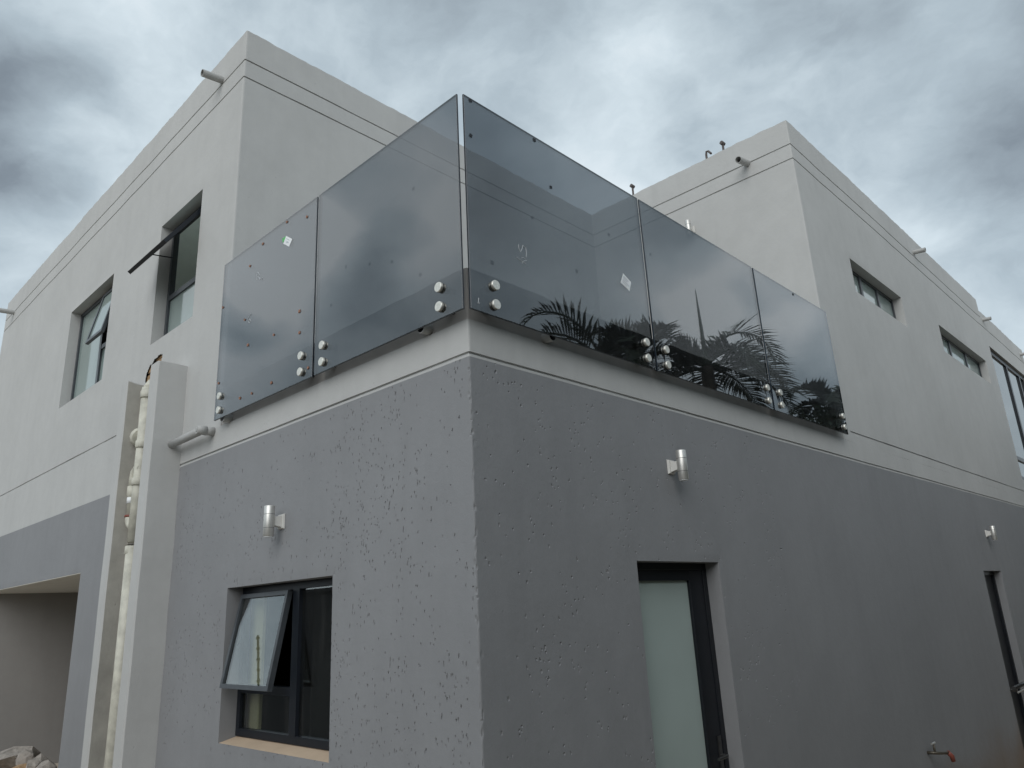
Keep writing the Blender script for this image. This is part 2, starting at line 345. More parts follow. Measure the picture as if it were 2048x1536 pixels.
def path_xy(s, verts, s0, r):
    """verts: polyline of the wall in plan, s: arc length counted from s0; corners rounded by r"""
    V = [np.array(v, float) for v in verts]
    L = [np.linalg.norm(b - a) for a, b in zip(V, V[1:])]
    cum = np.concatenate([[s0], s0 + np.cumsum(L)])
    pos = np.zeros((len(s), 2)); nor = np.zeros((len(s), 2))
    k = np.clip(np.searchsorted(cum, s, side='right') - 1, 0, len(L) - 1)
    D = np.array([(b - a) / l for a, b, l in zip(V, V[1:], L)])
    Va = np.array(V)
    pos = Va[k] + D[k] * (s - cum[k])[:, None]
    nor = np.stack([D[k][:, 1], -D[k][:, 0]], 1)
    for i in range(1, len(V) - 1):
        q = np.abs(s - cum[i]) < r
        t = ((s[q] - cum[i]) / r + 1) / 2; t = t[:, None]
        a = V[i] - D[i - 1] * r; b = V[i] + D[i] * r
        pos[q] = a * (1 - t) ** 2 + V[i] * 2 * t * (1 - t) + b * t ** 2
        n0 = np.array([D[i - 1][1], -D[i - 1][0]]); n1 = np.array([D[i][1], -D[i][0]])
        nn = n0 * (1 - t) + n1 * t; nor[q] = nn / np.linalg.norm(nn, axis=1)[:, None]
    return pos, nor, cum

def lines(lo, hi, step, extra=(), fine=()):
    L = list(np.arange(lo, hi, step)) + [hi] + [e for e in extra if lo <= e <= hi]
    for a, b, st in fine: L += list(np.arange(max(a, lo), min(b, hi), st))
    L = np.unique(np.round(np.array(L), 5))
    keep = set(np.round([lo, hi] + list(extra), 5))
    out = [L[0]]
    for x in L[1:]:
        if x - out[-1] < 0.0012 and not (x in keep and out[-1] in keep):
            if x in keep: out[-1] = x
            continue
        out.append(x)
    return np.array(out)

def wall_mesh(name, material, parent, verts, s0, S, Z, grooves=(), holes=(), rd=0.12, pits=None, wob=0.003, r=0.012, top_wob=0.0, topf=None, polyholes=()):
    ns, nz = len(S), len(Z)
    pos, nor, cum = path_xy(S, verts, s0, r)
    SS, ZZ = np.meshgrid(S, Z, indexing='ij')
    D = wob * (vnoise(SS * 0.9 + 40, ZZ * 0.9, 3) * 1.6 + vnoise(SS * 3.7, ZZ * 3.7 + 9, 5) * 0.9)
    for h in holes:
        a = np.clip(np.maximum.reduce([h[0] - SS, SS - h[1], h[2] - ZZ, ZZ - h[3]]) / 0.05, 0, 1)
        D *= a
    for g, gw, ga, gb in grooves:
        edge = 0.0025 * vnoise(SS * 9, ZZ * 0 + 3, 12)
        D = np.where((np.abs(ZZ - g) <= gw / 2 + 1e-5) & (SS >= ga - 1e-4) & (SS <= gb + 1e-4), -0.011 + edge, D)
    if pits is not None:
        for cs, cz, a, b, tl, dep in pits:
            i0, i1 = np.searchsorted(S, [cs - 1.5 * a - abs(tl) * b, cs + 1.5 * a + abs(tl) * b]); j0, j1 = np.searchsorted(Z, [cz - 1.2 * b, cz + 1.2 * b])
            if i1 <= i0 or j1 <= j0: continue
            x = SS[i0:i1, j0:j1] - cs; y = ZZ[i0:i1, j0:j1] - cz
            q = ((x - tl * y) / a) ** 2 + (y / b) ** 2
            D[i0:i1, j0:j1] -= dep * np.clip(1.35 - q, 0, 1)
    ZD = ZZ.copy()
    if topf is not None:
        f = np.clip((ZZ - (Z[-1] - 0.25)) / 0.25, 0, 1); ZD += f * topf(SS)
    if top_wob:
        f = np.clip((ZZ - (Z[-1] - 0.05)) / 0.05, 0, 1)
        ZD += f * top_wob * (vnoise(SS * 3.1, ZZ * 0, 21) * 0.45 + 0.9 * vnoise(SS * 9, ZZ * 0, 22) + 0.8 * vnoise(SS * 23, ZZ * 0, 23))
    X = pos[:, 0][:, None] + nor[:, 0][:, None] * D; Y = pos[:, 1][:, None] + nor[:, 1][:, None] * D
    co = np.stack([X, Y, ZD], -1).reshape(-1, 3)
    I, J = np.meshgrid(np.arange(ns - 1), np.arange(nz - 1), indexing='ij')
    cs = (S[:-1] + S[1:]) / 2; cz = (Z[:-1] + Z[1:]) / 2
    CS, CZ = np.meshgrid(cs, cz, indexing='ij')
    ok = np.ones(CS.shape, bool)
    for h in holes: ok &= ~((CS > h[0]) & (CS < h[1]) & (CZ > h[2]) & (CZ < h[3]))
    for ph in polyholes:
        ins = np.zeros(CS.shape, bool)
        for (ax, az), (bx, bz) in zip(ph, ph[1:] + ph[:1]):
            c = ((az > CZ) != (bz > CZ)) & (CS < (bx - ax) * (CZ - az) / (bz - az + 1e-12) + ax); ins ^= c
        ok &= ~ins
    I = I[ok]; J = J[ok]; a = I * nz + J
    quads = np.stack([a, a + nz, a + nz + 1, a + 1], 1)
    ev = []; ef = []
    base = len(co)
    for h in holes:
        for (p, q) in (((h[0], h[2]), (h[0], h[3])), ((h[0], h[3]), (h[1], h[3])), ((h[1], h[3]), (h[1], h[2])), ((h[1], h[2]), (h[0], h[2]))):
            pp, nn, _ = path_xy(np.array([p[0], q[0]]), verts, s0, r)
            b = base + len(ev); e = 0.0015
            ev += [(*(pp[0]), p[1]), (*(pp[1]), q[1]), (*(pp[1] - nn[1] * rd), q[1]), (*(pp[0] - nn[0] * rd), p[1])]
            ef.append((b, b + 1, b + 2, b + 3))
    # thickness along polyhole borders and outer borders is closed by the parts that butt against them
    if ev: co = np.concatenate([co, np.array(ev)]); quads = np.concatenate([quads, np.array(ef)])
    me = bpy.data.meshes.new(name)
    me.vertices.add(len(co)); me.vertices.foreach_set('co', co.astype(np.float32).ravel())
    me.loops.add(quads.size); me.loops.foreach_set('vertex_index', quads.astype(np.int32).ravel())
    me.polygons.add(len(quads)); me.polygons.foreach_set('loop_start', (np.arange(len(quads)) * 4).astype(np.int32))
    me.update(calc_edges=True); me.validate()
    sm = np.ones(len(me.polygons), bool)
    me.polygons.foreach_set('use_smooth', sm)
    me.set_sharp_from_angle(angle=math.radians(22 if pits is not None and len(quads) > 200000 else 24))
    me.materials.append(material)
    o = link(name, me, parent)
    return o

ZB, ZL, ZU = 3.046, 3.227, 3.523          # band joint, ledge, upstand top
XE, YE, CX, DY = -10.69, 16.62, -2.75, 4.944
TOP = 6.865

house = empty('house', (0, 0, 0), 'two storey flat roofed house, pale grey above and charcoal grey below', 'house')

def glines(gs, w=0.013):
    out = []
    for g in gs: out += [g - w / 2 - .0015, g - w / 2, g + w / 2, g + w / 2 + .0015]
    return out

# lower charcoal wall
W3 = (-2.476, -1.189, 1.073, 2.037); DOOR = (1.279, 2.222, -0.1, 2.039); NAR = (9.074, 10.021, -0.6, 1.991); CAR = (-9.6, -5.59, -0.6, 2.350)
pits = []
def clusters(n, lo, hi, zlo, zhi, per, spread):
    out = []
    for _ in range(n):
        cx, cz = rng.uniform(lo, hi), rng.uniform(zlo, zhi)
        for _ in range(rng.integers(per[0], per[1])):
            out.append((cx + rng.normal(0, spread[0]), cz + rng.normal(0, spread[1])))
    return out
lp = clusters(62, -1.25, -0.05, 1.0, 3.0, (5, 16), (0.05, 0.12)) + clusters(60, -3.4, -1.1, 1.0, 3.0, (4, 13), (0.045, 0.10)) + [(rng.uniform(-3.4, -0.03), rng.uniform(1.0, 3.0)) for _ in range(520)]
for cs, cz in lp:
    if cs > -0.02: continue
    big = rng.random() < 0.13
    pits.append((cs, cz, rng.uniform(0.0015, 0.0022) * (1.3 if big else 1), rng.uniform(0.003, 0.0075) * (2.0 if big else 1), rng.normal(0.14, 0.12), rng.uniform(0.009, 0.017)))
rp = clusters(70, 0.04, 3.2, 0.9, 3.0, (3, 10), (0.06, 0.05)) + [(rng.uniform(0.03, 3.2), rng.uniform(0.9, 3.0)) for _ in range(320)]
for cs, cz in rp:
    if cs < 0.02: continue
    a = rng.uniform(0.0020, 0.0036)
    pits.append((cs, cz, a, a * rng.uniform(0.8, 2.2), rng.normal(0, 0.4), rng.uniform(0.007, 0.013)))
for _ in range(45):      # knocked spots along the corner
    pits.append((rng.normal(0, .007), rng.uniform(1.0, 3.0), rng.uniform(.004, .010), rng.uniform(.004, .02), 0, rng.uniform(.002, .005)))
S = lines(XE, YE, 0.12, [W3[0], W3[1], DOOR[0], DOOR[1], NAR[0], NAR[1], CAR[0], CAR[1], -.012, -.009, -.006, -.003, 0, .003, .006, .009, .012], [(-3.45, -2.0, 0.0045), (-2.0, -0.006, 0.0033), (0.006, 3.2, 0.0045)])
Z = lines(-0.6, 3.026, 0.12, [-0.1] + [W3[2], W3[3], DOOR[3], NAR[3], CAR[3]], [(0.95, 3.026, 0.0068)])
wall_mesh('lower_wall', M['dark'], house, [(XE, 8), (XE, 0), (0, 0), (0, YE), (-6, YE)], XE - 8, S, Z, holes=[W3, DOOR, NAR, CAR], rd=0.16, pits=pits, wob=0.004)

# pale band between the joint and the ledge
S = lines(XE, YE, 0.03, [-.012, -.006, 0, .006, .012])
Z = lines(3.026, ZL, 0.03, [3.0262, 3.032, 3.0335] + glines([ZB], 0.012))
bp = [(rng.uniform(-2.6, 4.5), rng.uniform(3.06, 3.2), rng.uniform(.012, .02), rng.uniform(.012, .03), 0, 0.004) for _ in range(30)]
wall_mesh('wall_band', M['light'], house, [(XE, 8), (XE, 0), (0, 0), (0, YE), (-6, YE)], XE - 8, S, Z, grooves=[(ZB, 0.012, CX - 1.2, YE)], pits=bp, wob=0.004)

# upper pale walls, wrapping round the terrace
V1 = (6.183, 7.995, 5.142, 5.568); V2 = (9.715, 12.517, 5.176, 5.606); TALL = (13.146, 16.24, 3.55, 6.03)
W1 = (-7.073, -5.634, 4.323, 5.544); W2 = (-4.346, -3.434, 4.335, 5.574)
G1, G2 = 6.556, 6.376
HP = [(-4.385, 3.985), (-4.37, 4.05), (-4.345, 4.075), (-4.30, 4.125), (-4.25, 4.12), (-4.21, 4.15), (-4.10, 4.165), (-4.015, 4.16), (-4.03, 4.10), (-4.05, 3.93), (-4.30, 3.90), (-4.36, 3.95)]
s_b = CX + DY                                     # arc length where the right block's terrace face begins
S = lines(XE, YE, 0.04, [W1[0], W1[1], W2[0], W2[1], V1[0], V1[1], V2[0], V2[1], TALL[0], TALL[1]]
          + [c + k for c in (CX, s_b, DY) for k in (-.012, -.006, 0, .006, .012)] + [-5.04, 5.17, 12.98, 12.985], [(-4.5, -3.95, 0.012)])
Z = lines(ZL, TOP, 0.09, [W1[2], W1[3], W2[2], W2[3], V1[2], V1[3], V2[2], V2[3], TALL[2], TALL[3]] + glines([G1, G2, 3.596, 3.332]), [(3.88, 4.20, 0.012), (TOP - .06, TOP, .02)])
topf = lambda s: np.where(s > 12.982, -0.165, np.where(s > DY, 0.05 * (s - DY) / 8, 0.0))
upper = wall_mesh('upper_wall', M['light'], house, [(XE, 8), (XE, 0), (CX, 0), (CX, DY), (0, DY), (0, YE), (-6, YE)], XE - 8, S, Z,
                  grooves=[(G1, 0.013, XE, 12.98), (G2, 0.013, XE, YE), (3.596, 0.013, XE, -5.04), (3.332, 0.013, 5.17, YE)],
                  holes=[W1, W2, V1, V2, TALL], rd=0.16, wob=0.006, top_wob=0.011, topf=topf, polyholes=[HP])
# flat roofs, parapet copings, terrace
m = MB(); m.box(XE + .02, -4.62, .02, 8, 6.2, 6.3); m.box(-3.16, CX - .02, .02, 8, 6.2, 6.3); m.box(-4.62, -3.16, .70, 8, 6.2, 6.3); m.box(CX - 3, -.02, DY + .02, YE - .02, 6.204, 6.304); m.build('roof', M['upstand'], house)  # gap over the wide open window's room is added to light it
m = MB()
m.box(XE + .01, CX - .01, .012, .22, 6.5, TOP - .02); m.box(CX - .22, CX - .012, .23, DY + .2, 6.5, TOP - .022)
m.box(CX + .05, -.012, DY + .012, DY + .22, 6.5, TOP - .02); m.box(-.22, -.012, DY + .24, 12.97, 6.5, TOP - .02); m.box(-.22, -.012, 12.98, YE - .012, 6.4, TOP - .19)
m.build('parapet_coping', M['upstand'], house)
m = MB(); m.box(CX - .05, -.2, .2, DY + .05, 3.15, 3.30); m.build('terrace_floor', M['cement'], house)
S = lines(CX, DY, 0.05, [-.012, -.006, 0, .006, .012]); Z = lines(ZL, ZU, 0.05)
wall_mesh('terrace_upstand', M['upstand'], house, [(CX, 0.010), (-.010, 0.010), (-.010, DY)], CX + .01, S, Z, wob=0.004, top_wob=0.006)
m = MB(); m.box(CX, -.02, .013, .20, ZU - .09, ZU - .012); m.box(-.20, -.013, .2, DY, ZU - .09, ZU - .012)
m.box(CX, -.19, .19, .20, 3.30, ZU - .1); m.box(-.20, -.19, .2, DY, 3.30, ZU - .1)
m.box(CX, -.005, .012, .2, ZL - .02, ZL - .002); m.box(-.2, -.012, .2, DY, ZL - .02, ZL - .002)
m.build('upstand_top', M['upstand'], house)

# brick exposed where the wall is chased for the pipe
m = MB(); m.box(-4.42, -3.98, .035, .12, 3.86, 4.2); m.build('mortar_bed', M['cement'], house)
for bx0, bx1, bz0, bz1, y0 in ((-4.40, -4.24, 3.88, 3.96, .012), (-4.42, -4.30, 3.975, 4.045, .016), (-4.285, -4.12, 3.975, 4.045, .022), (-4.38, -4.18, 4.06, 4.13, .013), (-4.165, -4.0, 4.06, 4.135, .010), (-4.22, -4.0, 4.145, 4.2, .018)):
    m = MB(); m.box(bx0, bx1, y0, .10, bz0, bz1); m.build('brick', M['brick'], house, bevel=.008)

# carport recess on the left
m = MB(); m.poly([(CAR[0], 0.0, -.6), (CAR[0], 7, -.6), (CAR[0], 7, 2.36), (CAR[0], 0.0, 2.36)]); m.poly([(CAR[0], 7, -.6), (CAR[1] + .16, 7, -.6), (CAR[1] + .16, 7, 2.36), (CAR[0], 7, 2.36)])
m.poly([(CAR[1] + .002, 0.16, -.6), (CAR[1] + .002, 7, -.6), (CAR[1] + .002, 7, 2.36), (CAR[1] + .002, 0.16, 2.36)]); m.build('carport_wall', M['carport'], house)
m = MB(); m.box(CAR[0] + .002, CAR[1] - .002, 0.004, .17, 2.343, 2.40); m.box(CAR[0] + .002, CAR[1] + .1, 0.17, 7, 2.343, 2.42); m.build('carport_soffit', M['soffit'], house)

# two plastered piers that box in the soil pipe
def pier(x0, x1, y0, top, mats, jag):
    m = MB(); n = 34; rngp = random.Random(int(-x0 * 100))
    zs = [-.55 + (top + .55) * i / n for i in range(n + 1)]
    ys = [0.0, y0 * .35, y0 * .7, y0]
    def prof(z, k):
        j = 0.003 * math.sin(z * 7.3 + x0) + rngp.uniform(-.0012, .0012)
        return j
    rows = []
    for i, z in enumerate(zs):
        t = (i == n)
        e = [prof(z, k) for k in range(4)]
        zz = [z + (rngp.uniform(-jag, jag) if t else 0) for _ in range(8)]
        rows.append([(x1 + e[0], .002, zz[0]), (x1 + e[0], y0 * .35, zz[1]), (x1 + e[0], y0 * .7, zz[2]), (x1 + e[0], y0 + .010, zz[3]), (x1 + e[0] - .010, y0, zz[3]),
                     (x0 + e[1] + .010, y0, zz[4]), (x0 + e[1], y0 + .010, zz[4]), (x0 + e[1], y0 * .5, zz[5]), (x0 + e[1], .002, zz[6])])
    for i in range(n):
        for k in range(8):
            m.cur = 1 if (mats == 2 and k < 3) else 0
            m.poly([rows[i][k + 1], rows[i][k], rows[i + 1][k], rows[i + 1][k + 1]])
    m.cur = 0; m.poly(rows[n])
    return m
pier(-3.60, -3.44, -.24, 3.885, 1, .004).build('pier', M['light'], house)
pb = pier(-4.255, -4.115, -.24, 3.875, 2, .012).build('pier', [M['light'], M['cement']], house)
pb['label'] = 'pier with raw cement inner face'
# rough mortar smeared down the duct behind the pipe
m = MB(); rg = random.Random(3)
for i in range(46):
    z = 0.1 + i * .082; a = rg.uniform(.012, .05)
    m.box(-4.113, -4.113 + a, -.09 + rg.uniform(-.035, .02), -.003, z, z + rg.uniform(.06, .081))
m.build('mortar_droppings', M['cement'], house, bevel=.01)

# ------------------------------------------------------------------ windows and doors
def rect_frame(mb, side, u0, u1, w0, w1, z0, z1, t):
    fbox(mb, side, u0, u0 + t, w0, w1, z0, z1); fbox(mb, side, u1 - t, u1, w0, w1, z0, z1)
    fbox(mb, side, u0 + t, u1 - t, w0, w1, z0, z0 + t); fbox(mb, side, u0 + t, u1 - t, w0, w1, z1 - t, z1)
def pane(side, u0, u1, w, z0, z1, mt_, parent, th=.006):
    m = MB(); fbox(m, side, u0, u1, w, w + th, z0, z1); return m.build('pane', mt_, parent)
def room(side, u0, u1, z0, z1, depth=2.2, extra=.6, mt_=None, light_gap=False):
    """dark room behind an opening, or one left open on top for added light"""
    m = MB(); a, b = u0 - extra, u1 + extra; c, d = z0 - .9, (6.25 if light_gap else z1 + .4); w0, w1 = .165, depth
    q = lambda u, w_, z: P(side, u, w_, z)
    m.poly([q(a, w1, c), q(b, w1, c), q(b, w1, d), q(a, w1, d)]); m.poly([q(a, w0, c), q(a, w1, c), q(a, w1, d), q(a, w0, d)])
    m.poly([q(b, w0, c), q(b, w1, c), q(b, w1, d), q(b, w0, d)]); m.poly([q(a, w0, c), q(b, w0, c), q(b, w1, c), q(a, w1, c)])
    if not light_gap: m.poly([q(a, w0, d), q(b, w0, d), q(b, w1, d), q(a, w1, d)])
    # inner skin round the opening so that no light leaks round it
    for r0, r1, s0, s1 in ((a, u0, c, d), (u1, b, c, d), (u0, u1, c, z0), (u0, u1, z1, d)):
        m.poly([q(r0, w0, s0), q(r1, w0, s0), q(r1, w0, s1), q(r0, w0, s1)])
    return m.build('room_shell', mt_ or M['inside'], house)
def swing(side, u0, u1, hw, hz, bw, bz, t, mframe, mpane, parent, stay=True):
    """top hung sash: hinge line at (hw, hz), bottom edge at (bw, bz)"""
    d = Vector((bw - hw, bz - hz)); L = d.length; d /= L; n = Vector((d.y, -d.x))       # (w, z) plane; n points outwards
    if n.x > 0: n = -n
    def q(u, l, o): return P(side, u, hw + d.x * l + n.x * o, hz + d.y * l + n.y * o)
    def slab(mb, a, b, l0, l1, o0, o1):
        mb.hexa([q(a, l0, o0), q(b, l0, o0), q(b, l1, o0), q(a, l1, o0), q(a, l0, o1), q(b, l0, o1), q(b, l1, o1), q(a, l1, o1)])
    m = MB(); slab(m, u0, u0 + t, 0, L, -.014, .02); slab(m, u1 - t, u1, 0, L, -.014, .02); slab(m, u0 + t, u1 - t, 0, t, -.014, .02); slab(m, u0 + t, u1 - t, L - t, L, -.014, .02)
    s = m.build('sash', mframe, parent)
    m = MB(); slab(m, u0 + t - .004, u1 - t + .004, t - .004, L - t + .004, 0.002, .008); m.build('sash_pane', mpane, parent)
    if stay:
        m = MB(); x0 = q(u0 + .05, L * .55, -.012); x1 = P(side, u0 + .05, hw, hz - L * .42)
        m.tube([x0, x1], .006, 8); m.build('sash_stay', M['frame'], parent)
    return s

# lower left window: left bay with an open top hung sash over a fixed light, right bay fixed
u0, u1, z0, z1 = W3; fz0 = z0 + .03
m = MB(); rect_frame(m, 'L', u0, u1, .112, .16, fz0, z1, .045); fbox(m, 'L', -1.80, -1.725, .108, .158, fz0 + .045, z1 - .045); fbox(m, 'L', u0 + .045, -1.80, .112, .157, 1.365, 1.415)
w3 = m.build('window', M['frame'], house); w3['label'] = 'dark framed window with its left sash propped open'
swing('L', u0 + .05, -1.805, .095, 1.985, -.02, 1.405, .027, M['frame_mid'], M['clear'], w3)
pane('L', u0 + .045, -1.80, .13, fz0 + .045, 1.365, M['clear'], w3); pane('L', -1.725, u1 - .045, .13, fz0 + .045, z1 - .045, M['clear'], w3)
m = MB(); m.hexa([P('L', u0 + .001, .006, z0 - .02), P('L', u1 - .001, .006, z0 - .02), P('L', u1 - .001, .17, z0 - .02), P('L', u0 + .001, .17, z0 - .02),
                  P('L', u0 + .001, .004, z0 + .001), P('L', u1 - .001, .004, z0 + .001), P('L', u1 - .002, .17, z0 + .034), P('L', u0 + .002, .17, z0 + .034)]); m.build('sill', M['sill'], w3)
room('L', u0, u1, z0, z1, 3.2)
m = MB(); m.box(-2.9, -2.32, .19, .21, .9, 2.4); m.build('interior_nib', M['cream'], house)

# upper left windows
u0, u1, z0, z1 = W1
m = MB(); rect_frame(m, 'L', u0, u1, .11, .16, z0, z1, .045); fbox(m, 'L', -6.225, -6.165, .108, .158, z0 + .045, z1 - .045); fbox(m, 'L', -6.165, u1 - .045, .112, .157, 4.835, 4.885)
w1 = m.build('window', M['frame_mid'], house); w1['label'] = 'upper window with right sash tilted open a little'
pane('L', u0 + .045, -6.225, .13, z0 + .045, z1 - .045, M['frost'], w1); pane('L', -6.165, u1 - .045, .13, z0 + .045, 4.835, M['frost'], w1)
swing('L', -6.19, u1 - .05, .10, 5.49, -.03, 4.865, .04, M['frame_mid'], M['frost'], w1)
m = MB(); fbox(m, 'L', u0, u1, .002, .17, z0 - .03, z0 + .002); m.build('sill', M['light'], w1)
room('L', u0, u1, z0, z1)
u0, u1, z0, z1 = W2
m = MB(); rect_frame(m, 'L', u0, u1, .11, .16, z0, z1, .045); fbox(m, 'L', u0 + .045, u1 - .045, .112, .157, 4.80, 4.85)
w2 = m.build('window', M['frame_mid'], house); w2['label'] = 'upper window with its top sash swung wide open'
pane('L', u0 + .045, u1 - .045, .13, z0 + .045, 4.80, M['frost'], w2)
swing('L', u0 + .045, u1 - .045, .10, 5.50, -.265, 4.975, .045, M['frame'], M['frost'], w2)
m = MB(); fbox(m, 'L', u0, u1, .002, .17, z0 - .03, z0 + .002); m.build('sill', M['light'], w2)
room('L', u0, u1, z0, z1, .62, .15, M['ceil'], True)  # left open on top, under the added roof gap that brightens it
m = MB(); m.box(-3.92, -3.25, .38, .61, 5.00, 5.20); m.build('ceiling_bulkhead', M['ceil'], house)

# high level windows and the tall stair window of the right wall
for (u0, u1, z0, z1), cuts, mtp, fr in ((V1, (6.787, 7.39), 'frost', .05), (V2, (10.65, 11.60), 'frost', .05)):
    m = MB(); rect_frame(m, 'R', u0, u1, .11, .16, z0, z1, .035)
    for c in cuts: fbox(m, 'R', c - .03, c + .03, .108, .158, z0 + .035, z1 - .035)
    wv = m.build('window', M['frame_mid'], house); e = [u0] + list(cuts) + [u1]
    for a, b in zip(e, e[1:]): pane('R', a + .032, b - .032, .13, z0 + .035, z1 - .035, M[mtp], wv)
    m = MB(); fbox(m, 'R', u0, u1, .002, .17, z0 - .03, z0 + .002); m.build('sill', M['light'], wv)
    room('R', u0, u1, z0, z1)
u0, u1, z0, z1 = TALL
m = MB(); rect_frame(m, 'R', u0, u1, .045, .12, z0, z1, .09)
for c in (14.62, 15.75): fbox(m, 'R', c - .05, c + .05, .043, .118, z0 + .09, z1 - .09)
for a, b in ((u0 + .09, 14.57), (14.67, 15.70), (15.80, u1 - .09)): fbox(m, 'R', a, b, .044, .117, 3.94, 4.01)
wt = m.build('window', M['frame'], house); wt['label'] = 'tall three bay window near the far end'
for a, b in ((u0 + .09, 14.57), (14.67, 15.70), (15.80, u1 - .09)):
    pane('R', a, b, .07, 4.01, z1 - .09, M['mirror_glass'], wt); pane('R', a, b, .07, z0 + .09, 3.94, M['mirror_glass'], wt)
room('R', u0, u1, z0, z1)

# glazed side door
u0, u1, z0, z1 = DOOR
m = MB(); fbox(m, 'R', u0, u0 + .05, .10, .16, z0, z1); fbox(m, 'R', u1 - .05, u1, .10, .16, z0, z1); fbox(m, 'R', u0 + .05, u1 - .05, .10, .16, z1 - .045, z1)
fbox(m, 'R', u0 + .05, u0 + .13, .106, .15, z0, z1 - .045); fbox(m, 'R', u1 - .215, u1 - .05, .106, .15, z0, z1 - .045); fbox(m, 'R', u0 + .13, u1 - .215, .106, .15, z1 - .11, z1 - .045); fbox(m, 'R', u0 + .13, u1 - .215, .106, .15, -.1, .12)
dr = m.build('door', M['black'], house, bevel=.003)
pane('R', u0 + .125, u1 - .21, .128, .11, z1 - .105, M['frost_door'], dr)
m = MB(); hu = u1 - .085
fbox(m, 'R', hu - .018, hu + .018, .098, .106, .76, .98); m.tube([P('R', hu, .10, .87), P('R', hu, .055, .87), P('R', hu - .02, .05, .87), P('R', hu - .12, .05, .868)], .0095, 10)
m.tube([P('R', hu, .099, .945), P('R', hu, .094, .945)], .006, 10); m.tube([P('R', hu, .099, .79), P('R', hu, .094, .79)], .007, 10)
m.build('handle', M['barrel'], dr)
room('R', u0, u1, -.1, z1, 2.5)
# narrow far doorway
u0, u1, z0, z1 = NAR
m = MB(); rect_frame(m, 'R', u0, u1, .09, .155, z0, z1, .05); nd = m.build('door', M['black'], house)
nd['label'] = 'far dark doorway'
pane('R', u0 + .05, u1 - .05, .12, z0 + .05, z1 - .05, M['black'], nd)

# rain spouts through the walls
def spout(p, d, L, r, mt_='pipe_grey', name='rain_spout', parent=house, bore='pipe_grey'):
    m = MB(); p = Vector(p); d = Vector(d).normalized(); ri = r * .86; n = 18
    a = Vector((0, 0, 1)); u = d.cross(a).normalized(); v = d.cross(u)
    ring = lambda c, rr: [c + (u * math.cos(2 * math.pi * k / n) + v * math.sin(2 * math.pi * k / n)) * rr for k in range(n)]
    A, B, Cc, D2 = ring(p - d * .02, r), ring(p + d * L, r), ring(p + d * L, ri), ring(p + d * .0, ri)
    for k in range(n):
        j = (k + 1) % n
        m.cur = 0; m.poly([A[k], B[k], B[j], A[j]]); m.poly([B[k], Cc[k], Cc[j], B[j]])
        m.cur = 1; m.poly([Cc[k], D2[k], D2[j], Cc[j]])
    m.cur = 1; m.poly(D2)
    return m.build(name, [M[mt_], M[bore]], parent)
spout((-3.19, 0, 6.60), (0, -1, -.12), .19, .034); spout((-10.17, 0, 6.545), (0, -1, -.06), .19, .036)
spout((0, 9.172, 6.625), (1, 0, -.10), .17, .034); spout((0, 13.13, 6.54), (1, 0, -.06), .14, .034); spout((0, 16.26, 6.53), (1, 0, -.06), .15, .034)
spout((-.509, DY, 6.556), (0, -1, -.22), .24, .038)
spout((-.31, 0, 3.262), (0, -1, -.05), .055, .030, bore='bore_shade'); spout((0, .60, 3.262), (1, 0, -.05), .05, .030, bore='bore_shade'); spout((-2.60, 0, 3.255), (0, -1, -.03), .06, .034)

# ------------------------------------------------------------------ frameless glass balustrade
gtop, gbot = 4.512, 3.245
GO, GI = 0.080, 0.067
zs_ = (3.415, 3.307)
def panel(side, u0, u1, stand, label):
    sgn = (lambda u, w_, z: (u, -w_, z)) if side == 'L' else (lambda u, w_, z: (w_, u, z))
    base = sgn((u0 + u1) / 2, GO, gbot)
    t = empty('glass_panel', base, label, 'glass panel', 'glass panels of the balcony balustrade')
    c = .002
    m = MB()
    q = sgn
    # two polished faces and dark edges
    out = [q(u0 + c, GO, gbot + c), q(u1 - c, GO, gbot + c), q(u1 - c, GO, gtop - c), q(u0 + c, GO, gtop - c)]
    inn = [q(u0 + c, GI, gbot + c), q(u1 - c, GI, gbot + c), q(u1 - c, GI, gtop - c), q(u0 + c, GI, gtop - c)]
    m.cur = 0
    if side == 'L': m.poly(out); m.poly(inn[::-1])
    else: m.poly(out); m.poly(inn[::-1])
    m.cur = 1
    mid_o = [q(u0, GO - c, gbot), q(u1, GO - c, gbot), q(u1, GO - c, gtop), q(u0, GO - c, gtop)]
    mid_i = [q(u0, GI + c, gbot), q(u1, GI + c, gbot), q(u1, GI + c, gtop), q(u0, GI + c, gtop)]
    for A, B in ((mid_o, out), (mid_i, mid_o), (inn, mid_i)):
        for k in range(4):
            j = (k + 1) % 4; m.poly([A[k], A[j], B[j], B[k]])
    m.build('pane', [M['tint'], M['edge']], t)
    for su in stand:
        for z in zs_:
            m = MB(); m.tube([q(su, GI - .001, z), q(su, -.012, z)], .019, 16)
            m.tube([q(su, GI - .0015, z), q(su, GI - .008, z)], .026, 16)
            st = m.build('standoff', M['barrel'], t, smooth=True)
            m = MB(); m.tube([q(su, GO + .0008, z), q(su, GO + .004, z), q(su, GO + .0155, z), q(su, GO + .018, z)], [.0265, .0275, .0275, .0255], 24)
            m.build('standoff_cap', M['cap'], st, smooth=True)
    return t, q
A, qa = panel('L', -2.692, -1.345, (-2.605, -1.469), 'leftmost tinted glass panel, dotted with cork pads, white and green sticker near its top')
B, qb = panel('L', -1.322, 0.053, (-1.22, -.115), 'tinted glass panel left of the balcony corner, beside the panel with cork pads')
Cc_, qc = panel('R', -.050, 1.585, (.120, 1.494), 'tinted glass panel right of the balcony corner with white square sticker and scribbled figures')
D_, qd = panel('R', 1.607, 3.272, (1.725, 3.20), 'tinted glass panel reflecting the tall palm spear, middle of the right side')
E_, qe = panel('R', 3.300, 4.852, (3.430, 4.770), 'rightmost tinted glass panel, against the right hand block')

